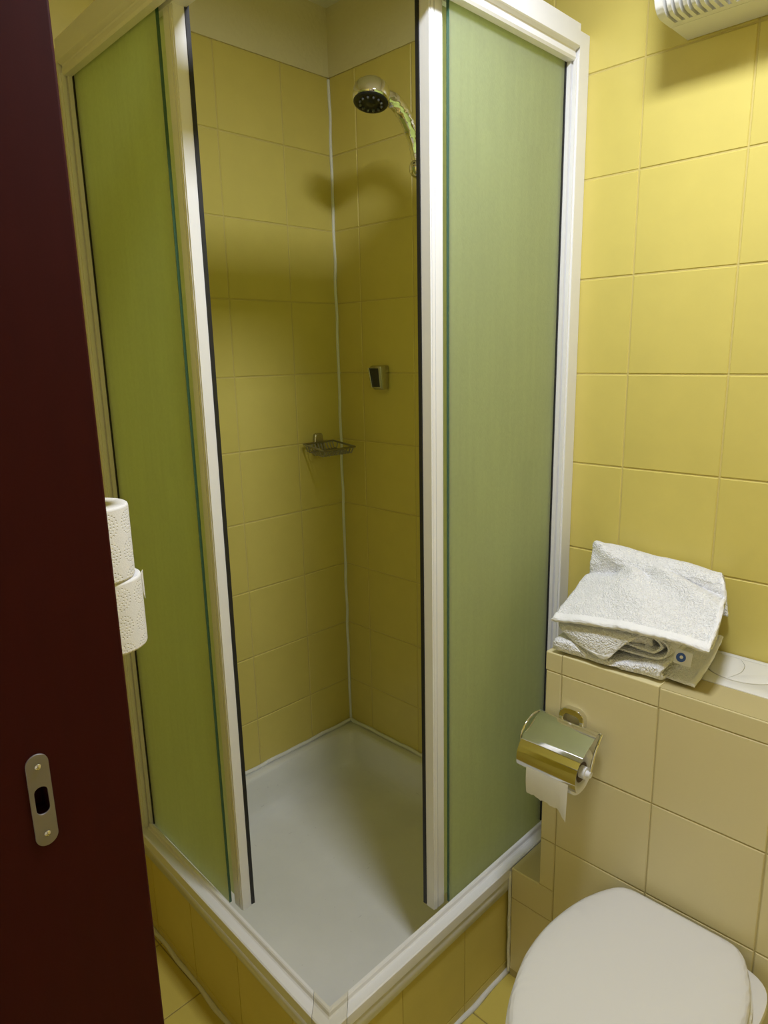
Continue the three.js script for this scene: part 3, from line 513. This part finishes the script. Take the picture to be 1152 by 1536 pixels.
// ---------- spare toilet rolls on a narrow shelf behind the door frame ----------
{
  const sh = thing('wall_shelf', 'narrow white shelf behind the door frame under the spare rolls', 'shelf', [0, 0, 0]);
  mesh('board', rbox(ROOM.x0 + 0.0005, -1.064, 1.082, 1.1, 0.60, 0.735, 0.003), M.white, sh);
  mesh('bracket', rbox(ROOM.x0 + 0.0005, -1.12, 1.04, 1.082, 0.64, 0.65, 0.002), M.steel, sh);
  const roll = (pos, r, label, tailOn) => {
    const t = thing('spare_toilet_roll', label, 'toilet roll', pos, 'spare toilet rolls stacked behind the door frame');
    const h = 0.1, prof = [[0.0205, 0.0005], [r - 0.003, 0], [r - 0.0008, 0.0015], [r, 0.004], [r, h - 0.004], [r - 0.0008, h - 0.0015], [r - 0.003, h], [0.0205, h - 0.0005]].map(q => new THREE.Vector2(...q));
    let g = new THREE.LatheGeometry(prof.concat([prof[0]]), 72); g = clean(g);
    const p = g.attributes.position, uv = g.attributes.uv, ang = []; for (let i = 0; i < p.count; i++) { uv.setXY(i, uv.getX(i) * 2 * Math.PI * r, p.getY(i)); }
    mesh('paper', g, M.paper, t);
    mesh('core', new THREE.CylinderGeometry(0.0204, 0.0204, h - 0.002, 32, 1, true).translate(0, h / 2, 0), std({ color: lin(0.36, 0.28, 0.2), roughness: 0.95, side: THREE.DoubleSide }), t);
    if (tailOn) { const a0 = -0.35; const P = (u, v) => { const a = a0 + 0.0 + 0.34 * u, rr = r + 0.0006 + 0.007 * u * u; return V(Math.cos(a) * rr, 0.095 - (0.015 + 0.028 * u) * v, -Math.sin(a) * rr); }; mesh('loose_end', sheet(P, 10, 6, 0.0008, 0.9), M.paperPlain, t); }
    return t;
  };
  roll([-1.0655, 1.1002, 0.699], 0.0505, 'lower of the two white rolls stacked beside the dark door frame', true);
  roll([-1.0735, 1.2003, 0.704], 0.0485, 'upper of the two white rolls stacked beside the dark door frame', false);
}

// ---------- fan heater high on the right wall ----------
{
  const s = thing('fan_heater', 'off-white slatted fan heater high on the yellow wall', 'heater', [0, 2.034, 0.997]);
  const W = 0.30, H = 0.22, D = 0.148, r = 0.03;
  // side outline in (depth, height)
  const outline = (d0, d1, y0, y1, rad) => { const o = [[d0, y0]]; for (let i = 0; i <= 8; i++) { const a = -Math.PI / 2 + i / 8 * Math.PI / 2; o.push([d1 - rad + rad * Math.cos(a), y0 + rad + rad * Math.sin(a)]); } for (let i = 0; i <= 8; i++) { const a = i / 8 * Math.PI / 2; o.push([d1 - rad + rad * Math.cos(a), y1 - rad + rad * Math.sin(a)]); } o.push([d0, y1]); return o; };
  const f = { o: [0, 0], u: [0, 1], w: [-1, 0] };
  mesh('back_housing', prism(f, [[0.004, 0], [0.0765, 0], [0.0765, 0.006], [0.012, 0.006], [0.012, H - 0.006], [0.0765, H - 0.006], [0.0765, H], [0.004, H]], 0.0008, W - 0.0008, 0.5), M.plastic, s);
  for (const u of [0.0008, W - 0.0068]) mesh('side_wall', prism(f, [[0.012, 0.006], [0.0765, 0.006], [0.0765, H - 0.006], [0.012, H - 0.006]], u, u + 0.006, 0.5), M.plastic, s);
  mesh('wall_mount', prism(f, [[0, 0.006], [0.006, 0.006], [0.006, H - 0.006], [0, H - 0.006]], 0.006, W - 0.006, 0.5), M.plastic, s);
  const full = outline(0.0775, D, 0, H, r);
  mesh('end_cap', prism(f, full, 0, 0.0135, 0.6), M.plastic, s);
  mesh('end_cap', prism(f, full, W - 0.0135, W, 0.6), M.plastic, s);
  mesh('front_edge', prism(f, [[0.0775, 0], [0.092, 0], [0.092, 0.012], [0.0775, 0.012]], 0.013, W - 0.013, 0.6), M.plastic, s);
  mesh('front_edge', prism(f, [[0.0775, H - 0.012], [0.092, H - 0.012], [0.092, H], [0.0775, H]], 0.013, W - 0.013, 0.6), M.plastic, s);
  const outer = outline(0.091, D, 0, H, r), inner = outline(0.091, D - 0.03, 0.026, H - 0.026, r - 0.016).reverse(), slatSec = outer.concat(inner);
  const n = 21, pitch = (W - 0.027 - 0.0062) / n;
  for (let i = 0; i < n; i++) { const u = 0.0135 + 0.0062 + i * pitch; mesh('slat', prism(f, slatSec, u, u + pitch - 0.0062, 0.6), M.plastic, s); }
}

// ---------- towels on the ledge ----------
const wob = (a, b, s) => fbm(a * 3 + 7, b * 3 + 3, 64, s, 3) - 0.5;
{
  // bottom towel: folded once, the fold facing the room
  const t = thing('towel', 'bottom white towel of the pile, folded flat on the ledge', 'towel', [0, 0, 0], 'white towels on the ledge');
  const path = [[-0.03, 0.8805], [-0.10, 0.880], [-0.18, 0.8795], [-0.216, 0.8795], [-0.230, 0.884], [-0.230, 0.893], [-0.214, 0.899], [-0.18, 0.902], [-0.10, 0.908], [-0.03, 0.912]];
  const P = (u, v) => { const q = crPoint(path, v), z = 0.903 + 0.222 * u; const sw = Math.sin(Math.PI * v); return V(q[0] + 0.010 * wob(u * 2, 0.2, 81) * sw + 0.008 * (u - 0.5) * sw, q[1] + (v > 0.45 ? 0.010 * wob(u * 2.2, v * 0.7, 83) + 0.006 * Math.sin(u * 7 + 1) : 0), z + (v > 0.5 ? 0.010 * (v - 0.5) : 0) + 0.008 * wob(v * 2, 1.3, 85)); };
  mesh('fold', sheet(P, 44, 40, 0.0095), M.towel, t);
  const c = [[[-0.200, 0.884, 1.075], [-0.208, 0.880, 1.12], [-0.213, 0.8795, 1.180]], [[-0.16, 0.894, 1.075], [-0.16, 0.890, 1.12], [-0.165, 0.884, 1.176]], [[-0.10, 0.905, 1.08], [-0.10, 0.905, 1.125], [-0.105, 0.893, 1.172]], [[-0.035, 0.925, 1.085], [-0.035, 0.922, 1.13], [-0.035, 0.915, 1.165]]];
  const F = (u, v) => { const q = patch(c, u, v); return V(q[0], q[1] + 0.006 * wob(u * 2, v * 2, 87), q[2]); };
  mesh('corner_flap', sheet(F, 20, 24, 0.0075), M.towel, t);
  mesh('hem', sheet((u, v) => { const q = F(0.86 + 0.15 * u, v); return V(q.x, q.y + 0.0013, q.z); }, 4, 24, 0.0076), M.hem, t);
}
{
  // middle towel: layers looping round at its right end
  const t = thing('towel', 'middle white towel of the pile with looped folds and a corner hanging down', 'towel', [0, 0, 0], 'white towels on the ledge');
  const path = [[0.925, 0.918], [0.99, 0.913], [1.06, 0.9125], [1.105, 0.915], [1.126, 0.924], [1.133, 0.938], [1.126, 0.950], [1.115, 0.955], [1.100, 0.9535], [1.110, 0.9485], [1.1165, 0.940], [1.110, 0.931], [1.095, 0.9275], [1.04, 0.928], [0.985, 0.931], [0.94, 0.935]];
  const P = (u, v) => { const q = crPoint(path, u), x = -0.220 + 0.185 * v + 0.012 * wob(u * 3, 0.4, 91) - 0.012 * Math.max(0, (q[0] - 1.05) / 0.08) * 0; return V(x, q[1] + 0.004 * wob(u * 3, v * 2, 93) + 0.02 * v, q[0] + 0.004 * wob(v * 3, u, 95)); };
  mesh('fold', sheet(P, 110, 14, 0.0075), M.towel, t);
  mesh('upper_fold', sheet((u, v) => { const a = v * Math.PI, R = 0.0085; const q = v < 0.5 ? 0 : 0; return V(-0.210 - 0.006 * Math.sin(u * 5) + (v < 0.3 ? 0.17 * (0.3 - v) / 0.3 : v > 0.7 ? 0.17 * (v - 0.7) / 0.3 : 0) - R * Math.sin(Math.min(1, Math.max(0, (v - 0.3) / 0.4)) * Math.PI), 0.944 - R * Math.cos(Math.min(1, Math.max(0, (v - 0.3) / 0.4)) * Math.PI) + 0.004 * wob(u * 3, v, 99), 0.985 + 0.112 * u); }, 30, 40, 0.008), M.towel, t);
  const c = [[[-0.180, 0.948, 0.900], [-0.190, 0.957, 0.96], [-0.195, 0.962, 1.02], [-0.198, 0.960, 1.085]], [[-0.222, 0.932, 0.905], [-0.226, 0.938, 0.955], [-0.228, 0.944, 1.012], [-0.225, 0.951, 1.075]], [[-0.229, 0.919, 0.925], [-0.235, 0.917, 0.965], [-0.237, 0.918, 1.01], [-0.234, 0.928, 1.05]], [[-0.231, 0.906, 0.955], [-0.237, 0.9, 0.985], [-0.2385, 0.893, 1.015], [-0.237, 0.902, 1.03]]];
  const F = (u, v) => { const q = patch(c, u, v); return V(q[0] - 0.002, q[1] + 0.003 * wob(u * 2, v * 2, 97), q[2]); };
  mesh('corner_flap', sheet(F, 26, 22, 0.006), M.towel, t);
  mesh('hem', sheet((u, v) => { const q = F(u, 0.84 + 0.16 * v); return V(q.x - 0.0012, q.y, q.z); }, 24, 4, 0.0056), M.hem, t);
  // little label sticking out
  const lb = mesh('care_label', sheet((u, v) => V(-0.206 - 0.010 * v + 0.004 * u, 0.941 - 0.024 * v - 0.004 * u, 1.139 + 0.030 * u), 6, 6, 0.001, 0.6), M.white, t); lb.userData.label = 'white label with a blue emblem';
  const dsk = (r, m, d, y = 0, z = 0) => { const g = new THREE.CylinderGeometry(r, r, 0.0012, 24).rotateZ(Math.PI / 2).rotateZ(-0.38).rotateY(0.13).translate(-0.2105 - d, 0.9275 + y, 1.1505 + z); return mesh('emblem', g, m, lb); };
  dsk(0.0085, M.blue, 0.0); dsk(0.003, M.white, 0.0006, 0.001, 0.001);
}
{
  // top towel: doubled over, propped against the wall and sloping to the front
  const t = thing('towel', 'large crumpled white towel draped on top of the pile', 'towel', [0, 0, 0], 'white towels on the ledge');
  const rows = [
    [[-0.018, 0.955, 0.900], [-0.018, 0.955, 0.96], [-0.018, 0.955, 1.03], [-0.018, 0.955, 1.10], [-0.018, 0.955, 1.165]],
    [[-0.020, 1.035, 0.880], [-0.020, 1.04, 0.945], [-0.020, 1.035, 1.02], [-0.020, 1.033, 1.09], [-0.020, 1.02, 1.155]],
    [[-0.045, 1.060, 0.886], [-0.045, 1.062, 0.95], [-0.045, 1.056, 1.024], [-0.045, 1.054, 1.093], [-0.045, 1.045, 1.156]],
    [[-0.075, 1.032, 0.893], [-0.075, 1.045, 0.963], [-0.075, 1.045, 1.038], [-0.075, 1.043, 1.112], [-0.075, 1.034, 1.172]],
    [[-0.102, 1.003, 0.893], [-0.095, 1.023, 0.97], [-0.095, 1.030, 1.048], [-0.095, 1.026, 1.121], [-0.095, 1.020, 1.180]],
    [[-0.165, 0.973, 0.895], [-0.168, 0.988, 0.978], [-0.172, 0.996, 1.061], [-0.170, 0.996, 1.138], [-0.165, 0.993, 1.199]],
    [[-0.238, 0.943, 0.897], [-0.240, 0.957, 0.987], [-0.241, 0.966, 1.069], [-0.240, 0.969, 1.144], [-0.236, 0.965, 1.206]],
  ];
  const ridge = (u, v, u0, v0, u1, v1, w) => { const dx = u1 - u0, dy = v1 - v0, k = Math.max(0, Math.min(1, ((u - u0) * dx + (v - v0) * dy) / (dx * dx + dy * dy))); const d = Math.hypot(u - u0 - dx * k, v - v0 - dy * k); return Math.exp(-d * d / (w * w)); };
  const P = (u, v) => {
    const q = patch(rows, u, v); let h = 0.010 * wob(u * 1.6, v * 2.2, 101) + 0.005 * wob(u * 4, v * 5, 103);
    h += 0.014 * ridge(u, v, 0.05, 0.38, 0.36, 0.66, 0.045) - 0.016 * ridge(u, v, 0.0, 0.60, 0.20, 0.62, 0.05) - 0.012 * ridge(u, v, 0.22, 0.55, 0.45, 0.66, 0.06);
    h += 0.014 * ridge(u, v, 0.52, 0.62, 0.95, 0.78, 0.06) - 0.013 * ridge(u, v, 0.6, 0.56, 0.98, 0.66, 0.06) + 0.007 * ridge(u, v, 0.35, 0.75, 0.5, 0.85, 0.1);
    const k = Math.min(1, Math.max(0, (v - 0.2) / 0.15)); h *= k;
    const edge = v > 0.98 ? 0.0006 * Math.sin(u * 110) : 0;
    return V(q[0] - 0.6 * h, q[1] + 0.8 * h + edge - 0.003 * Math.max(0, (v - 0.9) / 0.1), q[2] + 0.002 * wob(v * 9, 2.2, 107));
  };
  mesh('upper_layer', sheet(P, 64, 84, 0.008), M.towel, t);
  mesh('lower_layer', sheet((u, v) => { const p = P(0.03 + 0.955 * u + 0.0 * v, 0.1 + 0.84 * v); return V(p.x + 0.006, p.y - 0.0135, p.z); }, 40, 50, 0.008), M.towel, t);
  mesh('hem', sheet((u, v) => { const p = P(u, 0.945 + 0.055 * v); return V(p.x - 0.0012, p.y + 0.0014, p.z); }, 64, 4, 0.0085), M.hem, t);
  mesh('hem', sheet((u, v) => { const p = P(0.955 + 0.045 * u, 0.42 + 0.58 * v); return V(p.x - 0.001, p.y + 0.0012, p.z + 0.0005); }, 4, 60, 0.0085), M.hem, t);
}

renderer.render(scene, camera);
